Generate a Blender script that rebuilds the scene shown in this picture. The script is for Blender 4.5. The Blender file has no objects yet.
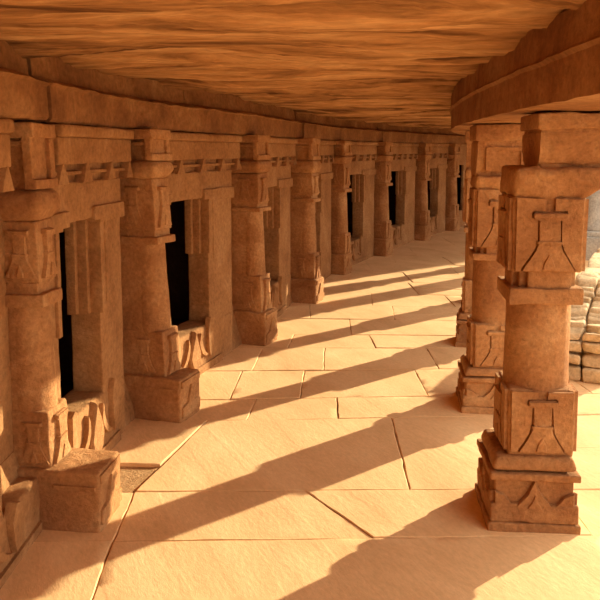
import bpy, bmesh, math, random
from mathutils import Vector, Matrix, noise
random.seed(7)
C = bpy.context.scene.collection
R = math.radians

# ------------------------------------------------------------------ materials
def stone(name, c_dark, c_mid, c_light, scale=(1, 1, 1), rot=0.0, big=1.6, bump=0.35, fine=38.0,
          streak=None, rough=0.92, dist=0.02, lo=0.30, hi=0.72, fc=(0.68, 1.18)):
    m = bpy.data.materials.new(name); m.use_nodes = True
    nt = m.node_tree; N = nt.nodes; L = nt.links
    b = N['Principled BSDF']; b.inputs['Roughness'].default_value = rough
    b.inputs['Specular IOR Level'].default_value = 0.15
    geo = N.new('ShaderNodeNewGeometry')
    mp = N.new('ShaderNodeMapping'); mp.vector_type = 'TEXTURE'; mp.inputs['Scale'].default_value = [1 / k for k in scale]
    mp.inputs['Rotation'].default_value = (0, 0, rot)
    L.new(geo.outputs['Position'], mp.inputs['Vector'])
    n1 = N.new('ShaderNodeTexNoise'); n1.inputs['Scale'].default_value = big
    n1.inputs['Detail'].default_value = 7; n1.inputs['Roughness'].default_value = 0.62
    n1.inputs['Distortion'].default_value = 0.6
    L.new(mp.outputs['Vector'], n1.inputs['Vector'])
    cr = N.new('ShaderNodeValToRGB'); e = cr.color_ramp.elements
    e[0].position = lo; e[0].color = (*c_dark, 1)
    e[1].position = hi; e[1].color = (*c_light, 1)
    k = e.new(0.52); k.color = (*c_mid, 1)
    L.new(n1.outputs['Fac'], cr.inputs['Fac'])
    n2 = N.new('ShaderNodeTexNoise'); n2.inputs['Scale'].default_value = fine
    n2.inputs['Detail'].default_value = 6; n2.inputs['Roughness'].default_value = 0.7
    L.new(mp.outputs['Vector'], n2.inputs['Vector'])
    r2 = N.new('ShaderNodeMapRange'); r2.inputs['From Min'].default_value = 0.3
    r2.inputs['From Max'].default_value = 0.7; r2.inputs['To Min'].default_value = fc[0]
    r2.inputs['To Max'].default_value = fc[1]
    L.new(n2.outputs['Fac'], r2.inputs['Value'])
    mx = N.new('ShaderNodeMix'); mx.data_type = 'RGBA'; mx.blend_type = 'MULTIPLY'
    mx.inputs['Factor'].default_value = 1.0
    L.new(cr.outputs['Color'], mx.inputs[6]); L.new(r2.outputs['Result'], mx.inputs[7])
    L.new(mx.outputs[2], b.inputs['Base Color'])
    h = N.new('ShaderNodeMath'); h.operation = 'ADD'
    L.new(n2.outputs['Fac'], h.inputs[0]); L.new(n1.outputs['Fac'], h.inputs[1])
    src = h.outputs[0]
    if streak:
        m3 = N.new('ShaderNodeMapping'); m3.vector_type = 'TEXTURE'; m3.inputs['Scale'].default_value = [1 / k for k in streak[0]]
        m3.inputs['Rotation'].default_value = (0, 0, streak[1])
        L.new(geo.outputs['Position'], m3.inputs['Vector'])
        n3 = N.new('ShaderNodeTexNoise'); n3.inputs['Scale'].default_value = 1.0
        n3.inputs['Detail'].default_value = 5; n3.inputs['Distortion'].default_value = 0.5
        L.new(m3.outputs['Vector'], n3.inputs['Vector'])
        rr = N.new('ShaderNodeMapRange'); rr.inputs['From Min'].default_value = 0.47
        rr.inputs['From Max'].default_value = 0.53; rr.inputs['To Max'].default_value = streak[2]
        L.new(n3.outputs['Fac'], rr.inputs['Value'])
        h2 = N.new('ShaderNodeMath'); h2.operation = 'ADD'
        L.new(src, h2.inputs[0]); L.new(rr.outputs['Result'], h2.inputs[1]); src = h2.outputs[0]
    bp = N.new('ShaderNodeBump'); bp.inputs['Strength'].default_value = bump
    bp.inputs['Distance'].default_value = dist
    L.new(src, bp.inputs['Height']); L.new(bp.outputs['Normal'], b.inputs['Normal'])
    return m

M_WALL = stone('orange_sandstone', (0.28, 0.130, 0.054), (0.40, 0.203, 0.086), (0.50, 0.285, 0.136), big=2.2, bump=0.6)
M_PIL = stone('worn_red_sandstone', (0.31, 0.136, 0.056), (0.45, 0.224, 0.095), (0.58, 0.340, 0.165), big=3.0, bump=0.65, fine=45)
M_BEAM = stone('beam_sandstone', (0.19, 0.082, 0.033), (0.30, 0.140, 0.057), (0.41, 0.218, 0.097), big=2.6, bump=0.55, fine=30)
M_FLOOR = stone('pale_flagstone', (0.68, 0.43, 0.22), (0.79, 0.52, 0.28), (0.84, 0.59, 0.335), scale=(1, 2.0, 1), rot=R(-65),
                big=1.3, bump=0.22, fine=26, streak=((0.8, 7, 1), R(-65), 0.22), dist=0.012, fc=(0.9, 1.08))
M_CEIL = stone('layered_ceiling_stone', (0.15, 0.064, 0.026), (0.53, 0.28, 0.12), (0.72, 0.44, 0.22), scale=(0.7, 3.2, 2.0), rot=R(2),
               big=1.6, bump=0.7, fine=9, streak=((0.55, 6, 3), R(3), 0.9), dist=0.03, lo=.36, hi=.66)
M_DIRT = stone('joint_dirt', (0.34, 0.20, 0.10), (0.46, 0.28, 0.14), (0.58, 0.37, 0.19), big=9, bump=0.6)
M_GREY = stone('weathered_grey_stone', (0.30, 0.29, 0.27), (0.42, 0.40, 0.37), (0.52, 0.49, 0.44), big=3, bump=0.4)
M_RUB = stone('pale_rubble', (0.50, 0.36, 0.21), (0.62, 0.46, 0.28), (0.74, 0.58, 0.38), big=5, bump=0.5)
M_CELL = stone('shaded_cell_stone', (0.05, 0.025, 0.012), (0.08, 0.04, 0.018), (0.12, 0.06, 0.03), big=3, bump=0.3)  # darkness inside the cells put into a near-black stone colour

# ------------------------------------------------------------------ mesh kit
def nz(p, f, seed):
    return noise.noise_vector(Vector((p[0] * f + seed, p[1] * f - seed * 0.7, p[2] * f + seed * 1.3)))

class MB:
    def __init__(s):
        s.v = []; s.f = []; s.mi = []; s.key = {}
    def add(s, verts, faces, mi=0):
        o = len(s.v); s.v += [Vector(p) for p in verts]
        s.f += [tuple(i + o for i in q) for q in faces]; s.mi += [mi] * len(faces)
    def box(s, x0, x1, y0, y1, z0, z1, cell=0.035, r=0.008, taper=None, mi=0):
        """box with rounded edges on a fine grid; taper(x,y,z)->(x,y,z)"""
        def ax(a, b):
            l = b - a; rr = min(r, l * 0.3); n = max(1, int(round((l - 2 * rr) / cell)))
            return [a, a + rr * 0.4] + [a + rr + (l - 2 * rr) * i / n for i in range(n + 1)] + [b - rr * 0.4, b], rr
        X, rx = ax(x0, x1); Y, ry = ax(y0, y1); Z, rz = ax(z0, z1)
        rr = min(rx, ry, rz); idx = {}; vs = []; fs = []
        def vid(i, j, k):
            key = (i, j, k)
            if key not in idx:
                p = Vector((X[i], Y[j], Z[k]))
                c = Vector((min(max(p.x, x0 + rr), x1 - rr), min(max(p.y, y0 + rr), y1 - rr), min(max(p.z, z0 + rr), z1 - rr)))
                d = p - c
                if d.length > rr: p = c + d * (rr / d.length)
                if taper: p = Vector(taper(*p))
                idx[key] = len(vs); vs.append(p)
            return idx[key]
        a, b, c = len(X) - 1, len(Y) - 1, len(Z) - 1
        for i in range(a):
            for j in range(b):
                for k in (0, c): fs.append((vid(i, j, k), vid(i + 1, j, k), vid(i + 1, j + 1, k), vid(i, j + 1, k)))
        for i in range(a):
            for k in range(c):
                for j in (0, b): fs.append((vid(i, j, k), vid(i + 1, j, k), vid(i + 1, j, k + 1), vid(i, j, k + 1)))
        for j in range(b):
            for k in range(c):
                for i in (0, a): fs.append((vid(i, j, k), vid(i, j + 1, k), vid(i, j + 1, k + 1), vid(i, j, k + 1)))
        s.add(vs, fs, mi)
    def lathe(s, cx, cy, prof, n=40, sq=1.0):
        vs = []; fs = []
        for (r, z) in prof:
            for i in range(n):
                a = 2 * math.pi * i / n
                vs.append((cx + r * math.cos(a), cy + r * sq * math.sin(a), z))
        for k in range(len(prof) - 1):
            for i in range(n):
                j = (i + 1) % n
                fs.append((k * n + i, k * n + j, (k + 1) * n + j, (k + 1) * n + i))
        fs.append(tuple(range(n))); fs.append(tuple((len(prof) - 1) * n + i for i in range(n)))
        s.add(vs, fs)
    def relief(s, out, org, ea, eb, en, d, sink=0.012, bev=0.004):
        """outline (a,b) raised by d on the plane org+a*ea+b*eb with outward normal en; soft edge"""
        org, ea, eb, en = Vector(org), Vector(ea), Vector(eb), Vector(en)
        n = len(out); ca = sum(p[0] for p in out) / n; cb = sum(p[1] for p in out) / n
        vs = []
        for (lev, g) in ((-sink, 0), (d - bev, 0), (d, bev)):
            for (a, b) in out:
                l = math.hypot(a - ca, b - cb) + 1e-6; k = max(0.0, 1 - g / l)
                vs.append(org + ea * (ca + (a - ca) * k) + eb * (cb + (b - cb) * k) + en * lev)
        fs = []
        for q in range(2):
            for i in range(n):
                j = (i + 1) % n; fs.append((q * n + i, q * n + j, (q + 1) * n + j, (q + 1) * n + i))
        fs.append(tuple(2 * n + i for i in range(n))); fs.append(tuple(range(n)))
        s.add(vs, fs)
    def prism(s, out, org, ea, eb, en, t):
        """closed outline (a,b) extruded from -t/2 to t/2 along en"""
        org, ea, eb, en = Vector(org), Vector(ea), Vector(eb), Vector(en)
        n = len(out); K = max(2, int(t / 0.05)); vs = []; fs = []
        for k in range(K + 1):
            for (a, b) in out: vs.append(org + ea * a + eb * b + en * (t * (k / K - 0.5)))
        for k in range(K):
            for i in range(n):
                j = (i + 1) % n; fs.append((k * n + i, k * n + j, (k + 1) * n + j, (k + 1) * n + i))
        fs.append(tuple(range(n))); fs.append(tuple(K * n + i for i in range(n)))
        s.add(vs, fs)
    def rough(s, amp=0.004, f=9.0, seed=None, chip=0.0):
        seed = random.uniform(0, 90) if seed is None else seed
        for i, p in enumerate(s.v):
            d = nz(p, f, seed) * amp + nz(p, f * 3.1, seed + 5) * amp * 0.45
            if chip:
                c = noise.noise(p * 5.5 + Vector((seed, 0, seed)))
                if c > 0.25: d += nz(p, 16, seed + 9) * chip * (c - 0.25) * 2
            s.v[i] = p + d
        return s
    def build(s, name, mats, parent=None, smooth=38):
        me = bpy.data.meshes.new(name)
        me.from_pydata([tuple(p) for p in s.v], [], s.f)
        for m in (mats if isinstance(mats, (list, tuple)) else [mats]): me.materials.append(m)
        me.polygons.foreach_set('material_index', s.mi)
        bm = bmesh.new(); bm.from_mesh(me)
        bmesh.ops.recalc_face_normals(bm, faces=bm.faces[:]); bm.to_mesh(me); bm.free()
        me.polygons.foreach_set('use_smooth', [True] * len(me.polygons))
        me.set_sharp_from_angle(angle=R(smooth)); me.update()
        o = bpy.data.objects.new(name, me); C.objects.link(o)
        if parent: o.parent = parent
        return o

def empty(name, loc, rz, label, cat, group=None):
    o = bpy.data.objects.new(name, None); C.objects.link(o)
    o.location = loc; o.rotation_euler = (0, 0, rz); o.empty_display_size = 0.1
    o['label'] = label; o['category'] = cat; o['kind'] = 'thing'
    if group: o['group'] = group
    return o
def tag(o, label, cat, group=None):
    o['label'] = label; o['category'] = cat; o['kind'] = 'thing'
    if group: o['group'] = group
    return o
def structure(o): o['kind'] = 'structure'; return o
def copy_tree(o, parent=None):
    c = o.copy(); C.objects.link(c)
    if parent: c.parent = parent
    for ch in list(o.children): copy_tree(ch, c)
    return c

# ------------------------------------------------------------------ plan of the cloister (metres; camera stands over the origin)
class Curve:
    """Catmull-Rom through plan points"""
    def __init__(s, pts): s.p = [Vector((x, y)) for x, y in pts]
    def at(s, t):
        n = len(s.p); i = int(math.floor(t)); i = max(0, min(n - 2, i)); u = t - i
        p1, p2 = s.p[i], s.p[i + 1]
        p0 = s.p[i - 1] if i > 0 else p1 * 2 - p2
        p3 = s.p[i + 2] if i + 2 < n else p2 * 2 - p1
        pos = 0.5 * ((2 * p1) + (p2 - p0) * u + (2 * p0 - 5 * p1 + 4 * p2 - p3) * u * u + (3 * p1 - p0 - 3 * p2 + p3) * u ** 3)
        d = 0.5 * ((p2 - p0) + 2 * (2 * p0 - 5 * p1 + 4 * p2 - p3) * u + 3 * (3 * p1 - p0 - 3 * p2 + p3) * u * u)
        d.normalize(); return pos, d
WALL = [(-1.22, -2.6), (-1.22, -1.2), (-1.225, 0.2), (-1.24, 1.6), (-1.22, 3.0), (-1.08, 4.3), (-0.55, 5.95), (-0.15, 7.6), (0.33, 9.35),
        (1.07, 11.0), (2.0, 12.9), (2.85, 14.4), (3.85, 15.85), (4.9, 17.1)]
W = Curve(WALL)
BEAM = [(0.83, -2.6), (0.82, -1.2), (0.82, 0.2), (0.825, 1.6), (0.87, 3.05), (0.985, 4.4), (1.20, 5.85), (1.60, 7.4), (2.15, 8.9), (2.85, 10.35), (3.67, 11.72),
        (4.55, 12.9), (5.45, 13.9), (6.35, 14.75), (7.3, 15.5)]
W = Curve(WALL)
BEAM = [(0.83, -2.6), (0.82, -1.2), (0.82, 0.2), (0.825, 1.6), (0.87, 3.05), (0.985, 4.4), (1.20, 5.8), (1.54, 7.2), (2.02, 8.55), (2.60, 9.9), (3.28, 11.2),
        (4.02, 12.35), (4.85, 13.45), (5.7, 14.5), (6.6, 15.5)]
W = Curve(WALL)
BEAM = [(0.83, -2.6), (0.82, -1.2), (0.82, 0.2), (0.825, 1.6), (0.87, 3.05), (0.985, 4.4), (1.185, 5.7), (1.50, 6.95), (1.93, 8.22), (2.45, 9.46), (3.1, 10.68),
        (3.73, 11.85), (4.43, 13.0), (5.25, 14.1), (6.2, 15.2)]
B = Curve(BEAM)
Z_CEIL = 2.02

def sweep(mb, curve, t0, t1, prof, side, step=0.05, res=0.04, amp=0.004, f=8.0, seed=0, closed=True, caps=True):
    """profile (v,z) swept along a plan curve; v measured to the right (side=1) of the direction of travel"""
    pr = []
    m = len(prof)
    for i in range(m):
        a, b = prof[i], prof[(i + 1) % m]
        l = math.hypot(b[0] - a[0], b[1] - a[1]); n = max(1, int(round(l / res)))
        for k in range(n): pr.append((a[0] + (b[0] - a[0]) * k / n, a[1] + (b[1] - a[1]) * k / n))
    n = max(1, int((t1 - t0) * 1.5 / step)); vs = []; fs = []; q = len(pr)
    for i in range(n + 1):
        p, d = curve.at(t0 + (t1 - t0) * i / n); nr = Vector((d.y, -d.x)) * side
        for (v, z) in pr:
            P = Vector((p.x + nr.x * v, p.y + nr.y * v, z))
            P += nz(P, f, seed) * amp + nz(P, f * 3, seed) * amp * 0.5
            vs.append(P)
    for i in range(n):
        for k in range(q):
            j = (k + 1) % q; fs.append((i * q + k, i * q + j, (i + 1) * q + j, (i + 1) * q + k))
    if caps: fs.append(tuple(range(q))); fs.append(tuple(n * q + k for k in range(q)))
    mb.add(vs, fs)

# ------------------------------------------------------------------ carved motifs
def vase(w, h):
    """bell-footed vase outline, foot centre at 0,0"""
    half = [(0.50 * w, 0), (0.46 * w, 0.07 * h), (0.36 * w, 0.20 * h), (0.255 * w, 0.36 * h), (0.205 * w, 0.50 * h), (0.20 * w, 0.54 * h),
            (0.20 * w, 0.88 * h), (0.30 * w, 0.90 * h), (0.31 * w, 0.95 * h), (0.30 * w, 1.0 * h)]
    return half + [(-a, b) for a, b in reversed(half)]
def field(mb, org, ea, en, w, h, half, top, d, g=.007):
    """the stone left standing on both sides of a vase, a narrow groove away from it"""
    pts = vase(w, h)[:10]; ea = Vector(ea)
    for sg in (1, -1):
        out = [(sg * (a + g), b) for a, b in pts] + [(sg * .31 * w, h + g), (sg * .02, h + g), (sg * .02, top), (sg * half, top), (sg * half, 0)]
        out = [(a if abs(a) < half else sg * half, b) for a, b in out]
        mb.relief(out, org, ea, (0, 0, 1), en, d, bev=.0)
def put_vase(parent, name, mat, org, ea, en, w, h, d=0.014):
    m = MB(); m.relief(vase(w, h), org, ea, (0, 0, 1), en, d)
    ez = Vector((0, 0, 1)); o = Vector(org)
    m.relief([(-0.24 * w, 0), (0.24 * w, 0), (0.24 * w, 0.045 * h), (-0.24 * w, 0.045 * h)], o + ez * 0.47 * h, ea, (0, 0, 1), en, d + 0.006)
    m.relief([(-0.32 * w, 0), (0.32 * w, 0), (0.32 * w, 0.075 * h), (-0.32 * w, 0.075 * h)], o + ez * 0.91 * h, ea, (0, 0, 1), en, d + 0.008)
    leaf = [(0, 0.02 * h), (0.13 * w, 0.03 * h), (0.09 * w, 0.17 * h), (0, 0.30 * h), (-0.09 * w, 0.17 * h), (-0.13 * w, 0.03 * h)]
    m.relief(leaf, o, ea, (0, 0, 1), en, d + 0.006)
    m.rough(0.002, 22)
    return m.build(name, mat, parent)

# ------------------------------------------------------------------ freestanding pillars
def pillar(name, loc, rz, label, group, zb, zl, zs, zn, zu, zc, zt, w=0.375, cell=0.03, ox=0.0, bx0=-.15, bx1=.15, flare=.16):
    """root at the centre of the base. zb base top, zl lower block top, zs shaft top, zn neck band top, zu upper block top, zc cushion top, zt bracket top"""
    t = empty(name, loc, rz, label, 'pillar', group); h = w / 2
    m = MB(); m.box(-h - .012, h + .012, -h - .012, h + .012, -0.03, 0.037, cell, 0.008); m.rough(0.004, 8, chip=0.012).build('foot_slab', M_PIL, t)
    # carved plinth: lower band, set-back die, gable and corner leaves
    m = MB(); zp = zb * 0.66
    m.box(-h - .004, h + .004, -h - .004, h + .004, 0.037, 0.037 + (zp - .037) * 0.48, cell, 0.012)
    m.box(-h + .016, h - .016, -h + .016, h - .016, 0.05, zp + .012, cell, 0.008)
    m.rough(0.004, 9, chip=0.014); pl = m.build('plinth', M_PIL, t)
    z0 = 0.037 + (zp - .037) * 0.38
    m = MB()
    for (ea, en) in (((1, 0, 0), (0, -1, 0)), ((0, 1, 0), (1, 0, 0)), ((-1, 0, 0), (0, 1, 0)), ((0, -1, 0), (-1, 0, 0))):
        o = Vector(en) * (h - .016) + Vector((0, 0, z0))
        H = zp - z0
        m.relief([(-.078, 0), (.078, 0), (.03, .55 * H), (0, 1.12 * H), (-.03, .55 * H)], o, ea, (0, 0, 1), en, 0.020)
        m.relief([(-.03, 0), (.03, 0), (.012, .3 * H), (0, .55 * H), (-.012, .3 * H)], o, ea, (0, 0, 1), en, 0.028)
        for sg in (-1, 1):
            m.relief([(sg * (h - .016), 0), (sg * (h - .10), 0), (sg * (h - .085), .16 * H), (sg * (h - .055), .5 * H), (sg * (h - .016), .62 * H)],
                     o, ea, (0, 0, 1), en, 0.017)
    m.rough(0.002, 20).build('gable_carving', M_PIL, pl)
    m = MB(); m.box(-h - .006, h + .006, -h - .006, h + .006, zp + .012, zp + .012 + (zb - zp) * .28, cell, 0.006)
    def tp(x, y, z):
        k = (z - (zp + .03)) / (zb - zp - .03); k = max(0, min(1, k)); s = 1 - .10 * k * k; return x * s, y * s, z
    m.box(-h + .004, h - .004, -h + .004, h - .004, zp + .02 + (zb - zp) * .28, zb, cell, 0.02, tp)
    m.rough(0.004, 9, chip=0.012).build('base_moulding', M_PIL, t)
    # lower block
    q = h * 0.76; O = Vector((ox, 0, 0)); faces4 = (((1, 0, 0), (0, -1, 0)), ((0, -1, 0), (-1, 0, 0)), ((0, 1, 0), (1, 0, 0)), ((-1, 0, 0), (0, 1, 0)))
    m = MB(); m.box(ox - q, ox + q - .0, -q, q, zb - .01, zl, cell, 0.012); [field(m, O + Vector(en) * (q - .002) + Vector((0, 0, zb + .015)), ea, en, q * 1.35, (zl - zb) * .80, q - .012, (zl - zb) * .93, .016) for ea, en in faces4]
    m.rough(0.005, 8, chip=0.014); lb = m.build('lower_block', M_PIL, t)
    for (ea, en) in faces4:
        put_vase(lb, 'vase_carving', M_PIL, O + Vector(en) * (q - .002) + Vector((0, 0, zb + .015)), ea, en, q * 1.35, (zl - zb) * .80, 0.020)
    # shaft
    m = MB(); rs = q * 1.0; n = 14
    m.lathe(ox, 0, [(rs * (1 - .02 * i / n), zl - .01 + (zs - zl + .02) * i / n) for i in range(n + 1)], 48)
    m.rough(0.003, 6).build('shaft', M_PIL, t)
    # neck: band and notched necking
    zm = zs + (zn - zs) * .5; e = q - .002
    m = MB(); m.box(ox - e - .016, ox + e + .016, -e - .012, e + .012, zs, zm, cell, 0.006); m.rough(0.005, 9, chip=0.012).build('band', M_PIL, t)
    m = MB(); m.box(ox - q + .004, ox + q - .004, -q * .55, q * .55, zm - .005, zn + .005, cell, 0.006)
    m.box(ox - q * .55, ox + q * .75, -q + .004, q - .004, zm - .005, zn + .005, cell, 0.006)
    m.box(ox - q + .03, ox + q - .03, -q + .03, q - .03, zm - .005, zn + .005, cell, 0.006); m.rough(0.003, 9).build('neck', M_PIL, t)
    # upper block
    m = MB(); m.box(ox - q - .008, ox + q + .008, -q - .004, q + .004, zn, zu, cell, 0.01); [field(m, O + Vector(en) * (q + .002) + Vector((0, 0, zn + .005)), ea, en, q * 1.55, (zu - zn) * .78, q - .006, (zu - zn) * .96, .018) for ea, en in faces4]
    m.rough(0.005, 8, chip=0.012); ub = m.build('upper_block', M_PIL, t)
    for (ea, en) in faces4:
        put_vase(ub, 'vase_carving', M_PIL, O + Vector(en) * (q + .003) + Vector((0, 0, zn + .005)), ea, en, q * 1.55, (zu - zn) * .78, 0.023)
    # cushion: flared, rough
    def fl(x, y, z):
        k = min(1, max(0, (z - zu) / (zc - zu))); g = math.sin(k * math.pi * .5); s = 1 + .16 * g
        X = (x - ox); X = X * (1 + flare * g) if X > 0 else X * (1 - .02 * g)
        return ox + X, y * s, z
    m = MB(); m.box(ox - q - .012, ox + q + .012, -q - .012, q + .012, zu - .004, zc, cell * .8, 0.022, fl); m.rough(0.010, 13, chip=0.022).build('cushion', M_PIL, t)
    # bracket block with short arms that have rounded undersides
    a0, a1 = ox + bx0, ox + bx1; ac = (a0 + a1) / 2; aw = (a1 - a0)
    br = MB(); br.box(a0 + .012, a1 - .012, -q * .95, q * .95, zc - .01, zt - .002, cell, 0.006)
    za = zt - (zt - zc) * .36
    for sg in (-1, 1):
        l = q * 1.22
        out = [(0, zc - .005), (q * .90, zc - .005)] + [(q * .90 + (l - q * .90) * math.sin(k * math.pi / 12), zc + .01 + (za - zc - .03) * (1 - math.cos(k * math.pi / 12))) for k in range(7)] + [(l, za), (0, za)]
        br.prism(out, (ac, 0, 0), (0, sg, 0), (0, 0, 1), (1, 0, 0), aw)
    br.rough(0.005, 9, chip=0.014); bo = br.build('bracket', M_PIL, t)
    fp = MB(); fw = min(aw * .36, .11)
    if aw < .33:
        for sg in (-1, 1):
            fp = MB()
            for (c0, c1, b0, b1) in ((-fw, fw, za - .045, za - .025), (-fw, -fw + .02, zc + .03, za - .03), (fw - .02, fw, zc + .03, za - .03)):
                fp.relief([(c0, b0), (c1, b0), (c1, b1), (c0, b1)], (ac, sg * (q * 1.18), 0), (1, 0, 0), (0, 0, 1), (0, sg, 0), 0.014)
            fp.rough(0.003, 12).build('panel_frame', M_PIL, bo)
    m = MB(); m.box(a0 - .012, a1 + .012, -q * 1.30, q * 1.30, za + .014, zt, cell, 0.008)
    m.box(a0 + .004, a1 - .004, -q * 1.20, q * 1.20, za - .006, za + .02, cell, 0.004)
    m.rough(0.005, 8, chip=0.014).build('abacus', M_PIL, t)
    return t

ordn = ['nearest', 'second', 'third', 'fourth', 'fifth', 'sixth', 'seventh', 'eighth', 'ninth', 'tenth']
PG = 'freestanding pillars along the open side'
def pcen(cx, cy, a, w=0.375):     # near inner base corner and heading -> base centre
    a = R(a); return (cx + (w / 2) * math.cos(a) + (w / 2) * math.sin(a), cy - (w / 2) * math.sin(a) + (w / 2) * math.cos(a), 0)
P1 = pillar('stone_pillar', pcen(0.806, 2.90, 5.0, .358), R(-5.0),
            'nearest carved sandstone pillar at right, standing whole in front of the others', PG,
            0.317, 0.60, 0.965, 1.10, 1.41, 1.53, 1.748, cell=0.022, w=.358, ox=.028, bx0=-.05, bx1=.34, flare=.85)
P2 = pillar('stone_pillar', pcen(1.00, 4.27, 7.5), R(-7.5),
            'second freestanding pillar, half hidden behind the nearest one', PG,
            0.272, 0.545, 0.937, 1.017, 1.372, 1.45, 1.748, cell=0.03, ox=.01, bx0=-.15, bx1=.17)
rest = [(1.28, 5.75, 13), (1.74, 7.38, 17), (2.29, 8.92, 21), (2.98, 10.35, 25), (3.80, 11.75, 29), (4.68, 12.95, 34), (5.6, 13.95, 38)]
for i, (x, y, a) in enumerate(rest):
    p = copy_tree(P2); p.location = pcen(x, y, a, .33); p.rotation_euler = (0, 0, R(-a)); p.scale = (.88, .88, 1)
    p['label'] = ('third freestanding pillar, only its left edge showing past the second pillar' if i == 0 else
                  ordn[i + 2] + ' freestanding pillar from the front, hidden behind the second and third')
    p['group'] = PG

# ------------------------------------------------------------------ engaged pilasters on the cell wall
def pilaster(i, label, pp, bp, H, cell=0.035, lean=.03, Lu=.19, turn=6, dy=-0.08):
    """i index of the WALL station. pp projection of shaft, bp of base, H the seven levels"""
    p, d = W.at(i); a = math.atan2(d.x, d.y)
    loc = (p.x + d.x * dy, p.y + d.y * dy, 0)
    g = 'engaged pilasters between the cell doorways'
    zb, zl, zs, zn, zu, zc, zt = H
    t = empty('stone_pilaster', loc, -a - R(turn), label, 'pilaster', g)
    L = 0.25
    bx = MB(); bx.box(-.02, bp, 0, L, -.03, zb, cell, 0.014); bx.rough(0.006, 7, chip=0.022); bo = bx.build('base', M_PIL, t)
    m = MB()   # carved ledge on the passage face and a recessed border on the near face
    m.relief([(-.11, .10 * zb), (.11, .10 * zb), (.11, .34 * zb), (.045, .40 * zb), (0, .78 * zb), (-.045, .40 * zb), (-.11, .34 * zb)], (bp - .004, L / 2, 0), (0, 1, 0), (0, 0, 1), (1, 0, 0), .016)
    m.relief([(-.11, .80 * zb), (.11, .80 * zb), (.11, .95 * zb), (-.11, .95 * zb)], (bp - .004, L / 2, 0), (0, 1, 0), (0, 0, 1), (1, 0, 0), .014)
    m.relief([(bp * .48, .70 * zb), (bp * .97, .70 * zb), (bp * .97, .78 * zb), (bp * .48, .78 * zb)], (0, .004, 0), (1, 0, 0), (0, 0, 1), (0, -1, 0), .010)
    m.rough(0.003, 15, chip=.01).build('base_carving', M_PIL, bo)
    y0, y1 = .03, .22
    m = MB(); m.box(-.02, pp, y0, y1, zb - .008, zl, cell, 0.010); m.rough(0.004, 8, chip=0.012); lb = m.build('lower_block', M_PIL, t)
    put_vase(lb, 'vase_carving', M_PIL, (pp * .58, y0 + .002, zb + .02), (1, 0, 0), (0, -1, 0), .13, (zl - zb) * .75, .010)
    put_vase(lb, 'vase_carving', M_PIL, (pp - .002, .125, zb + .01), (0, 1, 0), (1, 0, 0), .15, (zl - zb) * .85, .020)
    m = MB(); rs = .095; n = 14
    m.lathe(pp - rs - .006, .125, [(rs * (1.0 - .06 * k / n), zl - .01 + (zs - zl + .02) * k / n) for k in range(n + 1)], 40)
    m.box(-.02, pp - rs, y0 + .006, y1 - .006, zl - .01, zs + .01, .05, 0.01)
    m.rough(0.003, 6).build('shaft', M_PIL, t)
    yc = y1; y1 = y0 + Lu; ym = (y0 + y1) / 2
    m = MB(); m.box(-.02, pp + .022, y0 - .016, y1 + .016, zs, zs + (zn - zs) * .55, cell, 0.006)
    m.box(-.02, pp - .006, y0, y1, zs + (zn - zs) * .5, zn + .004, cell, 0.006)
    m.rough(0.004, 9, chip=.01).build('band', M_PIL, t)
    m = MB(); m.box(-.02, pp + .006, y0 - .006, y1 + .006, zn, zu, cell, 0.008); m.rough(0.004, 8, chip=.01); ub = m.build('upper_block', M_PIL, t)
    put_vase(ub, 'vase_carving', M_PIL, (pp * .58, y0 - .004, zn + .02), (1, 0, 0), (0, -1, 0), .14, (zu - zn) * .78, .012)
    put_vase(ub, 'vase_carving', M_PIL, (pp + .004, ym, zn + .02), (0, 1, 0), (1, 0, 0), Lu * .8, (zu - zn) * .78, .020)
    def fl(x, y, z):
        k = min(1, max(0, (z - zu) / (zc - zu))); e = .03 * math.sin(k * math.pi * .9)
        return x + (e if x > .05 else 0), y + (e if y > ym else -e), z
    m = MB(); m.box(-.02, pp + .012, y0 - .010, y1 + .010, zu - .004, zc, cell, 0.025, fl); m.rough(0.006, 10, chip=.014).build('cushion', M_PIL, t)
    m = MB(); m.box(-.02, pp + .002, y0 + .01, y1 - .01, zc - .006, zt - .01, cell, 0.006)
    fx = pp + .020                                       # raised frame round a sunk panel, near face and far face
    for ya, yb in ((y0 - .028, y0 + .012), (y1 - .012, y1 + .028)):
        m.box(fx - .04, fx, ya, yb, zc, zt - .008, cell, 0.005); m.box(-.02, .05, ya, yb, zc, zt - .008, cell, 0.005)
        m.box(-.02, fx, ya, yb, zt - .065, zt - .006, cell, 0.006); m.box(-.02, fx, ya + .012, yb - .012, zt - .10, zt - .078, cell, 0.004)
    for za, zc2 in ((zt - .065, zt - .006), (zc, zc + .04)):
        m.box(fx - .02, fx + .012, y0 - .028, y1 + .028, za, zc2, cell, 0.006)
    m.rough(0.004, 9, chip=.010).build('bracket', M_PIL, t)
    def sh(o):
        for c in o.children:
            for v in c.data.vertices:
                if v.co.x > 0: v.co.x -= lean * max(0, v.co.z - .3)
            sh(c)
    sh(t)
    return t

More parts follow.
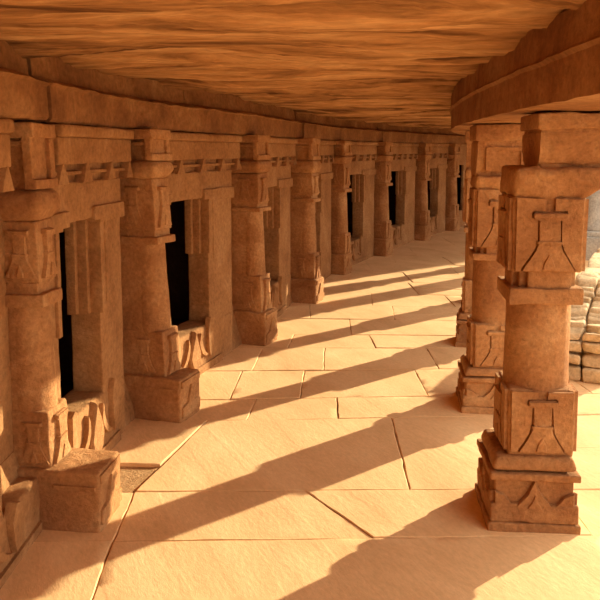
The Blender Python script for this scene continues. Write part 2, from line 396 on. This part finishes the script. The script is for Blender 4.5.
HD = (.26, .53, 1.06, 1.14, 1.42, 1.53, 1.725)
pil = [
    (4, 'nearest engaged pilaster at left, on a big projecting stone base', .165, .385, (.255, .50, .95, 1.05, 1.31, 1.44, 1.715), .028, .03, .15, 3),
    (5, 'second engaged pilaster at left, beside the dark tall doorway opening', .305, .42, (.26, .53, 1.05, 1.13, 1.435, 1.54, 1.725), .03, .055, .18),
    (6, 'third engaged pilaster from the front, its lit edge near the floor shadows', .265, .31, (.275, .575, 1.10, 1.16, 1.41, 1.52, 1.725), .04),
    (7, 'fourth engaged pilaster from the front, in the middle of the curved wall', .33, .36, (.25, .52, 1.06, 1.13, 1.36, 1.50, 1.725), .045),
    (8, 'fifth engaged pilaster from the front, just before the shaded stretch of floor', .30, .30, HD, .05),
    (9, 'sixth engaged pilaster from the front, standing in the shaded far end', .30, .31, HD, .06),
    (10, 'seventh engaged pilaster from the front, small in the far end', .30, .31, HD, .07),
    (11, 'farthest engaged pilaster, right at the end where the wall curves away', .30, .31, HD, .08)]
for a in pil: pilaster(*a)

# ------------------------------------------------------------------ cell wall with doorway openings
DOOR_Z0, DOOR_Z1 = .335, 1.26
OPEN = {3: (.20, .50, .12, .70), 4: (.15, .53, .07, .77), 5: (.17, .575, .08, .82), 6: (.2, .60, .13, .86), 7: (.15, .60, .08, .92), 8: (.14, .65, .07, .93), 9: (.14, .66, .07, .93), 10: (.14, .66, .07, .93), 11: (.27, .6, .18, .78)}
wall = MB(); cell_mb = MB()
def bay_frame(i):
    a, b = Vector(WALL[i]), Vector(WALL[i + 1]); d = (b - a); L = d.length; d.normalize()
    return a, d, Vector((d.y, -d.x)), L
def bay_xf(i):
    a, d, n, L = bay_frame(i)
    return lambda u, v, z: (a.x + d.x * u + n.x * v, a.y + d.y * u + n.y * v, z)
def wbox(mb, i, u0, u1, v0, v1, z0, z1, cell=.06, r=.01):
    xf = bay_xf(i); mb.box(u0, u1, v0, v1, z0, z1, cell, r, lambda x, y, z: xf(x, y, z))
for i in range(0, len(WALL) - 1):
    a, d, n, L = bay_frame(i)
    c = .045 if i in (3, 4, 5) else .08
    xf = bay_xf(i)
    def batter(x, y, z, xf=xf):      # the foot of the wall splays out towards the floor
        return xf(x, y * (1 - .95 * max(0, min(1, (z - .02) / (DOOR_Z0 - .04)))) if y > 0 else y, z)
    wall.box(-.02, L + .02, -.08, .10, -.05, DOOR_Z0 - .01, c, .006, batter)
    if i in OPEN:
        u0, u1 = OPEN[i][0] * L, OPEN[i][1] * L
        wbox(wall, i, -.02, u0 - .02, -.055, .0, DOOR_Z0 - .03, 1.74, c)
        wbox(wall, i, u1 + .02, L + .02, -.055, .0, DOOR_Z0 - .03, 1.74, c)
        wbox(wall, i, u0 - .04, u1 + .04, -.055, .0, DOOR_Z1 + .03, 1.74, c)
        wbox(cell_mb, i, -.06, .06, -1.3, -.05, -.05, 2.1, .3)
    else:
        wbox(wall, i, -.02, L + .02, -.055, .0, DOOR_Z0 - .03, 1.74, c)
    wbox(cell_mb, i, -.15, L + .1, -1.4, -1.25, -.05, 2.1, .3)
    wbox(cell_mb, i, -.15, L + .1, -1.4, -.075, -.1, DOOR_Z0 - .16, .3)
wbox(wall, 0, -5.7, 0, -.12, .0, -.05, 1.74, .2)
wbox(cell_mb, 0, -5.8, -5.6, -.12, 2.1, -.05, 2.1, .4)
wbox(cell_mb, len(WALL) - 2, bay_frame(len(WALL) - 2)[3] - .1, bay_frame(len(WALL) - 2)[3] + .05, -1.4, .3, -.05, 2.1, .3)
wbox(cell_mb, 0, -.1, .05, -1.4, .1, -.05, 2.1, .3)
wall.rough(.005, 6)
structure(wall.build('wall_left', M_WALL))
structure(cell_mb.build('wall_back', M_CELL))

DG = 'cell doorways along the curved wall'
dlabels = {3: 'doorway beside the left frame edge, only its carved sill end showing before the nearest pilaster',
           4: 'dark cell doorway between the nearest and second pilasters, carved sill below',
           5: 'dark cell doorway between the second and third pilasters, blackest opening at left',
           6: 'narrow slit of a doorway between the third and fourth pilasters',
           7: 'doorway between the fourth and fifth pilasters, almost closed from view',
           8: 'dark doorway between the fifth and sixth pilasters, over the shaded floor',
           9: 'dark doorway between the sixth and seventh pilasters',
           10: 'small black doorway at the far end, between the seventh and farthest pilasters'}
for i in range(3, 11):
    a, d, n, L = bay_frame(i)
    k0, k1, f0, f1 = OPEN[i]; u0, u1, uf0, uf1 = k0 * L, k1 * L, f0 * L, f1 * L
    ang = math.atan2(d.x, d.y)
    t = empty('cell_doorway', (a.x, a.y, 0), -ang, dlabels[i], 'doorway', DG)
    c = .03 if i in (3, 4, 5) else .06
    # local frame: x = towards the passage, y = along the wall
    m = MB()
    sl = DOOR_Z0 if i > 3 else .23
    us = uf1 if i > 3 else .95 * L
    m.box(-.08, .118, uf0, us, .0, sl, c, .02); m.rough(.006, 8, chip=.02); so = m.build('sill', M_WALL, t)
    # carved front of the sill: lotus bud between curling leaves
    m = MB(); uc = (uf0 + uf1) / 2 + .03; uq = min(us, u1 + .22) if i > 3 else us; uc = (uf0 + uq) / 2 + .02; hw = (uq - uf0) / 2 - .02; vf = .118
    def arc(cx, cz, r0, r1, a0, a1, nn=9, sx=1):
        o = [(cx + sx * r1 * math.cos(R(a0 + (a1 - a0) * q / nn)), cz + r1 * math.sin(R(a0 + (a1 - a0) * q / nn))) for q in range(nn + 1)]
        rr = [(cx + sx * (r0 + (r1 - r0) * abs(2 * q / nn - 1) ** 2 * .8) * math.cos(R(a0 + (a1 - a0) * q / nn)), cz + (r0 + (r1 - r0) * abs(2 * q / nn - 1) ** 2 * .8) * math.sin(R(a0 + (a1 - a0) * q / nn))) for q in range(nn, -1, -1)]
        return o + rr
    ks = sl / .335
    bud = [(0, .05), (.06, .09), (.085, .16), (.06, .23), (0, .34), (-.06, .23), (-.085, .16), (-.06, .09)]
    m.relief(bud, (vf, uc, 0), (0, 1, 0), (0, 0, 1), (1, 0, 0), .034, bev=.014)
    for sg in (1, -1):
        m.relief(arc(.20, .24, .085, .125, 150, 275, sx=1) if sg == 1 else arc(-.20, .24, .085, .125, 150, 275, sx=-1), (vf, uc, 0), (0, 1, 0), (0, 0, 1), (1, 0, 0), .026)
        m.relief([(sg * .24, .10), (sg * .30, .14), (sg * .29, .365), (sg * .25, .385), (sg * .215, .295), (sg * .225, .16)], (vf, uc, 0), (0, 1, 0), (0, 0, 1), (1, 0, 0), .028)
    m.relief([(-hw, .0), (hw, .0), (hw, .055), (-hw, .055)], (vf, uc - .03, .0), (0, 1, 0), (0, 0, 1), (1, 0, 0), .014)
    m.v = [Vector((p.x, p.y, p.z * ks)) for p in m.v]; m.rough(.003, 14, chip=.01).build('lotus_carving', M_WALL, so)
    for (ya, yb, sg) in ((uf0, u0, 1), (u1, uf1, -1)):
        m = MB(); m.box(-.055, .112, ya, yb, -.02 if sg == -1 else sl - .02, DOOR_Z1 + .01, c, .008); m.rough(.004, 7, chip=.01)
        jo = m.build('jamb', M_WALL, t)
        e = u0 if sg == 1 else u1
        m = MB()
        for (w0, w1, v0, v1) in ((.075, -.01, -.04, .012), (.045, -.01, .0, .062), (.015, -.03, .058, .128)):
            if sg == 1: w0 *= .35
            q0, q1 = sorted((e + sg * w0, e + sg * w1))
            m.box(v0, v1, q0, q1, .76 if i == 4 else .85, DOOR_Z1, c, .005)
        q0, q1 = sorted((e - sg * .105, e - sg * .075))
        m.box(.09, .118, q0, q1, .80, DOOR_Z1, c, .006)
        m.rough(.002, 9).build('jamb_moulding', M_WALL, jo)
    m = MB(); m.box(-.055, .12, uf0, uf1, DOOR_Z1, 1.45, c, .01)
    for q0, q1, zz in ((uf0, u0 + .03, DOOR_Z1 - .026), (u0, u0 + .10, DOOR_Z1 - .012), (u1 - .10, u1, DOOR_Z1 - .012), (u1 - .03, uf1, DOOR_Z1 - .026)):
        m.box(-.05, .138, q0, q1, zz, DOOR_Z1 + .06, c, .006)
    m.rough(.004, 7, chip=.012).build('lintel', M_WALL, t)
    m = MB(); F0, F1 = max(.20, uf0 - .08), min(L - .10, uf1 + .14)
    m.box(-.1, .09, F0, F1, 1.44, 1.70, c, .006)
    m.box(-.1, .138, F0, F1, 1.535, 1.66, c, .008)
    m.box(-.1, .160, F0, F1, 1.66, 1.715, c, .016)
    m.box(-.1, .122, F0, F1, 1.485, 1.503, c, .005)
    nt_ = max(2, int((F1 - F0) / .30))
    for k in range(nt_ + 1):
        y = F0 + (F1 - F0) * k / nt_; y = min(max(y, F0 + .04), F1 - .04)
        m.relief([(-.055, 0), (.055, 0), (.012, .085), (0, .10), (-.012, .085)], (.09, y, 1.445), (0, 1, 0), (0, 0, 1), (1, 0, 0), .05)
    m.rough(.003, 9).build('frieze', M_WALL, t)

# ------------------------------------------------------------------ beams
LP = [(-.15, 1.722), (.14, 1.722), (.152, 1.735), (.152, 1.872), (.168, 1.884), (.150, 1.896), (.075, 1.915), (.06, 2.04), (-.15, 2.04)]
BG = 'beam stones over the cell wall'
spans = [(-4, 4.07), (4.07, 5.45),  (5.45, 6.2), (6.2, 7.08), (7.08, 8.1), (8.1, 9.05), (9.05, 10.1), (10.1, 11.2), (11.2, 13)]
bl = ['beam stone over the left wall entering at the frame edge, above the nearest pilaster', None,
      'wall beam stone above the second pilaster, right of the open vertical joint', 'wall beam stone above the third pilaster',
      'wall beam stone above the fourth pilaster', 'wall beam stone above the fifth pilaster', 'wall beam stone above the sixth pilaster',
      'wall beam stone above the seventh pilaster', 'wall beam stone above the farthest pilaster', 'last wall beam stone, past the farthest pilaster']
bl.pop(1)
for k, (t0, t1) in enumerate(spans):
    m = MB(); off = random.uniform(-.008, .008)
    sweep(m, W, t0 + (.013 if k == 1 else .003), t1 - (.013 if k == 0 else .003), [(v + (off if v > 0 else 0), z) for v, z in LP], 1, .04 if k in (0, 1, 2) else .07, .035, .008, 7, k * 3.1)
    tag(m.build('beam_stone', M_BEAM), bl[k], 'beam', BG)
RP = [(0, 1.757), (0, 1.893), (-.016, 1.905), (-.004, 1.917), (0, 2.04), (.40, 2.04), (.40, 1.757)]
rl = ['big beam stone filling the top right corner, over the nearest pillar',
      'beam stone on the second pillar, left end of the right-hand beam', 'beam stone over the third pillar, where the beam turns from view',
      'beam stone over the fourth freestanding pillar, hidden', 'beam stone over the sixth freestanding pillar, hidden', 'beam stone over the eighth freestanding pillar, hidden']
for k, (t0, t1) in enumerate([(-4, 4.6), (4.6, 5.62), (5.62, 6.62), (6.62, 8.1), (8.1, 10.1), (10.1, 14)]):
    m = MB(); sweep(m, B, t0 + .003, t1 - .003, RP, 1, .05, .04, .005, 6, 40 + k)
    tag(m.build('beam_stone', M_BEAM), rl[k], 'beam', 'beam stones over the pillars')

# ------------------------------------------------------------------ ceiling of layered slabs, roof and eaves
ce = MB(); vs = []; fs = []; NS, NR = 800, 60
def lay(p):
    q = noise.noise_vector(Vector((p.x * 1.3, p.y * 1.3, 2))) * .10
    x, y = p.x + q.x, p.y + q.y
    a = noise.noise(Vector((x * .75 + 3, y * 3.4, 1.0))); b = noise.noise(Vector((x * 1.5, y * 9, 7)))
    c = noise.noise(Vector((x * .5 - 9, y * 1.4, 4)))
    s = (a + .35 * b) * 1.5; k = s * 3.2; st = (math.floor(k) + min(1, (k - math.floor(k)) * 5)) / 3.2     # flaked steps
    return .030 * st + .008 * b + .026 * c
for i in range(NS + 1):
    t = -4 + 17 * i / NS
    pw, dw = W.at(t); tb = t * 14 / 13 if t > 0 else t
    pb, db = B.at(min(13.99, tb))
    pw = pw + Vector((dw.y, -dw.x)) * -.12; pb = pb + Vector((db.y, -db.x)) * .3
    for j in range(NR + 1):
        q = pw.lerp(pb, j / NR); P = Vector((q.x, q.y, Z_CEIL)); P.z += lay(P); vs.append(P)
for i in range(NS):
    for j in range(NR):
        k = i * (NR + 1) + j; fs.append((k, k + 1, k + NR + 2, k + NR + 1))
n0 = len(vs)
ce.add(vs, fs)
structure(ce.build('ceiling', M_CEIL, smooth=60))
ro = MB(); vs = []; fs = []; NS = 90
EAVE_OUT, EAVE_Z = .68, 1.80
for i in range(NS + 1):
    t = -4 + 17 * i / NS; pw, dw = W.at(t); pb, db = B.at(min(13.99, t * 14 / 13 if t > 0 else t))
    nb = Vector((db.y, -db.x)); nw = Vector((dw.y, -dw.x))
    for (q, z) in ((pw - nw * 1.5, 2.08), (pb + nb * .41, 2.08), (pb + nb * EAVE_OUT, EAVE_Z), (pb + nb * (EAVE_OUT + .01), EAVE_Z + .06), (pb + nb * .42, 2.22), (pw - nw * 1.5, 2.3)):
        vs.append((q.x, q.y, z))
for i in range(NS):
    for j in range(6):
        k = (j + 1) % 6; fs.append((i * 6 + j, i * 6 + k, i * 6 + 6 + k, i * 6 + 6 + j))
fs += [tuple(range(6)), tuple(NS * 6 + j for j in range(6))]
ro.add(vs, fs); structure(ro.build('trim_1', M_BEAM, smooth=20))

# ------------------------------------------------------------------ floor of flagstones
fl = MB()
fl.add([(-2, -9, -.016), (30, -9, -.016), (30, 34, -.016), (-2, 34, -.016)], [(0, 1, 2, 3)], 1)
rnd = random.Random(3)
def slab(c, seed, cell=.07, gap=.0018):
    """c four plan corners, counter-clockwise"""
    c = [Vector(p) for p in c]
    la = max((c[1] - c[0]).length, (c[2] - c[3]).length); lb = max((c[3] - c[0]).length, (c[2] - c[1]).length)
    if la < .03 or lb < .03: return
    na, nb = max(2, int(la / cell)), max(2, int(lb / cell))
    def par(n, l):
        e = min(.3, .005 / l); return [0, e] + [e + (1 - 2 * e) * k / n for k in range(1, n)] + [1 - e, 1]
    A_, B_ = par(na, la), par(nb, lb); vs = []; fs = []; dz = rnd.uniform(-.004, .003); tx, ty = rnd.uniform(-.003, .003), rnd.uniform(-.003, .003)
    ga, gb = gap / la, gap / lb
    for u in A_:
        for v in B_:
            uu, vv = ga + u * (1 - 2 * ga), gb + v * (1 - 2 * gb)
            p = (c[0] * (1 - uu) + c[1] * uu) * (1 - vv) + (c[3] * (1 - uu) + c[2] * uu) * vv
            edge = u in (0, 1) or v in (0, 1)
            w = noise.noise(Vector((p.x * 7, p.y * 7, seed)))
            w2 = noise.noise(Vector((p.x * 22, p.y * 22, seed)))
            z = dz + tx * (u - .5) + ty * (v - .5) + .0022 * noise.noise(Vector((p.x * 3, p.y * 3, seed))) + .0012 * w2
            if edge: z -= .004 + .003 * w
            jx = .006 * w + .004 * w2; jy = .006 * noise.noise(Vector((p.y * 7, p.x * 7, seed + 4)))
            k = 1 if (edge or u in (A_[1], A_[-2]) or v in (B_[1], B_[-2])) else 0
            vs.append((p.x + jx * k, p.y + jy * k, z))
    q = len(B_)
    for a in range(len(A_) - 1):
        for b in range(q - 1): fs.append((a * q + b, (a + 1) * q + b, (a + 1) * q + b + 1, a * q + b + 1))
    ring = [a * q for a in range(len(A_))] + [(len(A_) - 1) * q + b for b in range(1, q)] + [a * q + q - 1 for a in range(len(A_) - 2, -1, -1)] + [b for b in range(q - 2, 0, -1)]
    o = len(vs)
    for r_ in ring: vs.append((vs[r_][0], vs[r_][1], -.04))
    for k in range(len(ring)):
        j = (k + 1) % len(ring); fs.append((ring[k], ring[j], o + j, o + k))
    fl.add(vs, fs, 0)
# rows: joint height Y at x=0 and its slope; splits inside the row (x at row middle, skew)
rows = [(-8.4, 0), (-6.9, 0), (-5.4, 0), (-3.9, 0), (-2.6, 0), (-1.3, 0), (-.2, 0), (.8, 0), (1.75, 0), (2.83, .02), (3.255, .01), (4.165, .04), (4.53, .04), (5.12, .03), (5.73, -.02), (6.15, -.03),
        (6.75, -.06), (7.4, -.1), (8.1, -.15), (8.9, -.2), (9.7, -.25), (10.6, -.3), (11.5, -.36), (12.4, -.42), (13.4, -.48), (14.6, -.55), (16, -.6), (17.6, -.65)]
splits = {8: [(-.70, -.77), (1.25, 1.25)], 9: [(-.77, -.78), (.31, .02), (1.22, 1.22)], 10: [(-.78, -.55), (.52, .55), (1.25, 1.25)],
          11: [(-.32, -.28), (.23, .24), (1.3, 1.3)], 12: [(-.45, -.42), (.0, .03), (.84, .84), (1.35, 1.35)], 13: [(-.35, -.3), (.17, .20), (1.02, 1.03), (1.5, 1.5)],
          14: [(-.1, -.05), (.62, .6), (1.5, 1.5)], 15: [(-.3, -.3), (.45, .47), (1.6, 1.6)], 16: [(.1, .1), (.9, .95), (1.8, 1.8)], 17: [(0, 0), (.75, .8), (1.6, 1.6), (2.2, 2.2)]}
def row_pt(k, x): y, s = rows[k]; return (x, y + s * x)
for k in range(len(rows) - 1):
    y = rows[k][0]
    xl = -1.4 if y < 6 else (-1.4 + (y - 6) * .45)
    sp = splits.get(k)
    if sp is None:
        x = xl + .7; sp = []
        while x < xl + 4.2: sp.append((x, x + rnd.uniform(-.03, .03))); x += rnd.uniform(.6, 1.1)
    xs = [(xl, xl)] + list(sp); x = xs[-1][0]
    while x < 9: x += rnd.uniform(.55, 1.0); xs.append((x, x + rnd.uniform(-.03, .03)))
    for (a, a2), (b, b2) in zip(xs[:-1], xs[1:]):
        A0, B0, B1, A1 = row_pt(k, a), row_pt(k, b), row_pt(k + 1, b2), row_pt(k + 1, a2)
        if k == 10 and a == xl:                       # a broken corner by the nearest pilaster leaves a dirt hole
            slab([(a, 3.56), (-.715, 3.54), B1, A1], 5, .05)
        elif b > 1.6 and y < 9 and rows[k + 1][0] - y > .5:
            mA, mB = [((p[0] + q[0]) / 2, (p[1] + q[1]) / 2) for p, q in ((A0, A1), (B0, B1))]
            slab([A0, B0, mB, mA], k * 7 + a, .12); slab([mA, mB, B1, A1], k * 9 + a, .12)
        else:
            slab([A0, B0, B1, A1], k * 7.3 + a, .05 if y < 6 else .12)
structure(fl.build('floor', [M_FLOOR, M_DIRT], smooth=30))

# ------------------------------------------------------------------ courtyard: rubble-walled platform, its pillar, central shrine
PL = Curve([(1.80, 4.92), (2.05, 5.40), (2.35, 5.95), (3.08, 7.4), (4.15, 8.9), (5.7, 10.1)])
inv = Vector((3.0, 7.4, 0))
pt = empty('rubble_wall', inv, 0, 'low rough rubble wall in the courtyard, right behind the nearest pillar', 'wall')
def hw_(t): return .34 + .24 * min(1, t / 1.6)
core = MB(); sweep(core, PL, .3, 4.9, [(.06, -.03), (.06, .30), (.26, .30), (.26, -.03)], 1, .15, .3, .0, 1, 0)
core.v = [p - inv for p in core.v]; core.build('core', M_DIRT, pt)
st = MB(); rr = random.Random(11)
for side in (0, 1):
  for (k0, k1) in ((-.04, .29), (.29, .56), (.56, .80), (.80, 1.0)):
    t = 0.0
    while t < 4.9:
        dt = rr.uniform(.09, .26); t2 = min(4.95, t + dt)
        p, d = PL.at((t + t2) / 2); n = Vector((d.y, -d.x)); p0, _ = PL.at(t); p1, _ = PL.at(t2); l = (p1 - p0).length
        H = hw_((t + t2) / 2) + rr.uniform(-.02, .02) * (k1 == 1.0); z0, z1 = H * k0, H * k1
        za, zb = z0 + rr.uniform(.003, .010), z1 - rr.uniform(.003, .010); sk = rr.uniform(-.04, .04); dep = rr.uniform(-.03, .015)
        def xf(x, y, z, p=p, d=d, n=n, sk=sk, z0=z0, z1=z1):
            x2 = x + sk * (z - z0) / (z1 - z0); zz = z + sk * .9 * x / .2
            return (p.x + d.x * x2 + n.x * y - inv.x, p.y + d.y * x2 + n.y * y - inv.y, zz)
        y0, y1 = (dep, .155) if side == 0 else (.165, .32 - dep)
        st.box(-l / 2 + .006, l / 2 - .006, y0, y1, za, zb, .05, .022, xf)
        t = t2
st.rough(.018, 9).build('facing_stones', M_RUB, pt)

cp = empty('grey_pillar', (4.42, 10.6, 0), R(-20), 'grey weathered pillar far out in the courtyard, at the right edge beyond the nearest pillar', 'pillar')
m = MB(); m.box(-.30, .30, -.30, .30, -.03, .34, .08, .015); m.box(-.27, .27, -.27, .27, .33, .42, .08, .02); m.rough(.004, 6).build('base', M_GREY, cp)
m = MB(); m.lathe(0, 0, [(.22, .40), (.235, .45), (.22, .50), (.20, .54), (.19, .9), (.18, 1.5), (.175, 2.1)], 36); m.rough(.003, 5).build('shaft', M_GREY, cp)
m = MB(); m.lathe(0, 0, [(.175, 2.08), (.24, 2.14), (.24, 2.2), (.19, 2.25)], 36); m.box(-.28, .28, -.28, .28, 2.24, 2.40, .08, .015); m.rough(.004, 6).build('capital', M_GREY, cp)

sh = empty('central_shrine', (7.8, 20.3, 0), 0, 'round stone shrine in the middle of the courtyard, behind the colonnade', 'shrine')
m = MB(); m.lathe(0, 0, [(4.6, -.05), (4.6, .5), (4.5, .55), (4.3, .56)], 72); m.build('platform', M_RUB, sh)
m = MB(); m.lathe(0, 0, [(3.9, .5), (3.9, 3.6)], 72); m.rough(.02, 1.5).build('drum', M_WALL, sh)
m = MB(); m.lathe(0, 0, [(4.4, 3.5), (4.5, 3.6), (4.2, 3.8), (4.0, 4.3), (3.9, 4.6), (0.1, 4.7)], 72); m.build('roof', M_BEAM, sh)

# ------------------------------------------------------------------ light
AZ, EL = R(38.8), R(18.0)          # azimuth from +X towards +Y
sd = Vector((math.cos(AZ) * math.cos(EL), math.sin(AZ) * math.cos(EL), math.sin(EL)))
sun = bpy.data.lights.new('sun', 'SUN'); sun.energy = 10.5; sun.color = (1.0, .86, .56); sun.angle = R(0.7)
so = bpy.data.objects.new('sun', sun); C.objects.link(so); so.rotation_euler = sd.to_track_quat('Z', 'Y').to_euler(); so.location = (8, 6, 6)
w = bpy.data.worlds.new('sky'); bpy.context.scene.world = w; w.use_nodes = True
bg = w.node_tree.nodes['Background']; bg.inputs['Color'].default_value = (1.0, .87, .70, 1); bg.inputs['Strength'].default_value = 2.2

# ------------------------------------------------------------------ camera
cam = bpy.data.cameras.new('camera'); co = bpy.data.objects.new('camera', cam); C.objects.link(co)
F = 720.0; TH = R(6.0)
cam.sensor_fit = 'HORIZONTAL'; cam.sensor_width = 36; cam.lens = 36 * F / 600
cam.shift_y = -(300 - (150 + F * math.tan(TH))) / 600
cam.clip_start = .05; cam.clip_end = 200
co.location = (0, 0, 1.6); co.rotation_euler = (R(90) - TH, 0, 0)
sc = bpy.context.scene; sc.camera = co
sc.cycles.max_bounces = 10; sc.cycles.diffuse_bounces = 8
vs_ = sc.view_settings; vs_.view_transform = 'Standard'; vs_.look = 'None'; vs_.exposure = 0.08; vs_.gamma = 1.0; vs_.use_curve_mapping = False
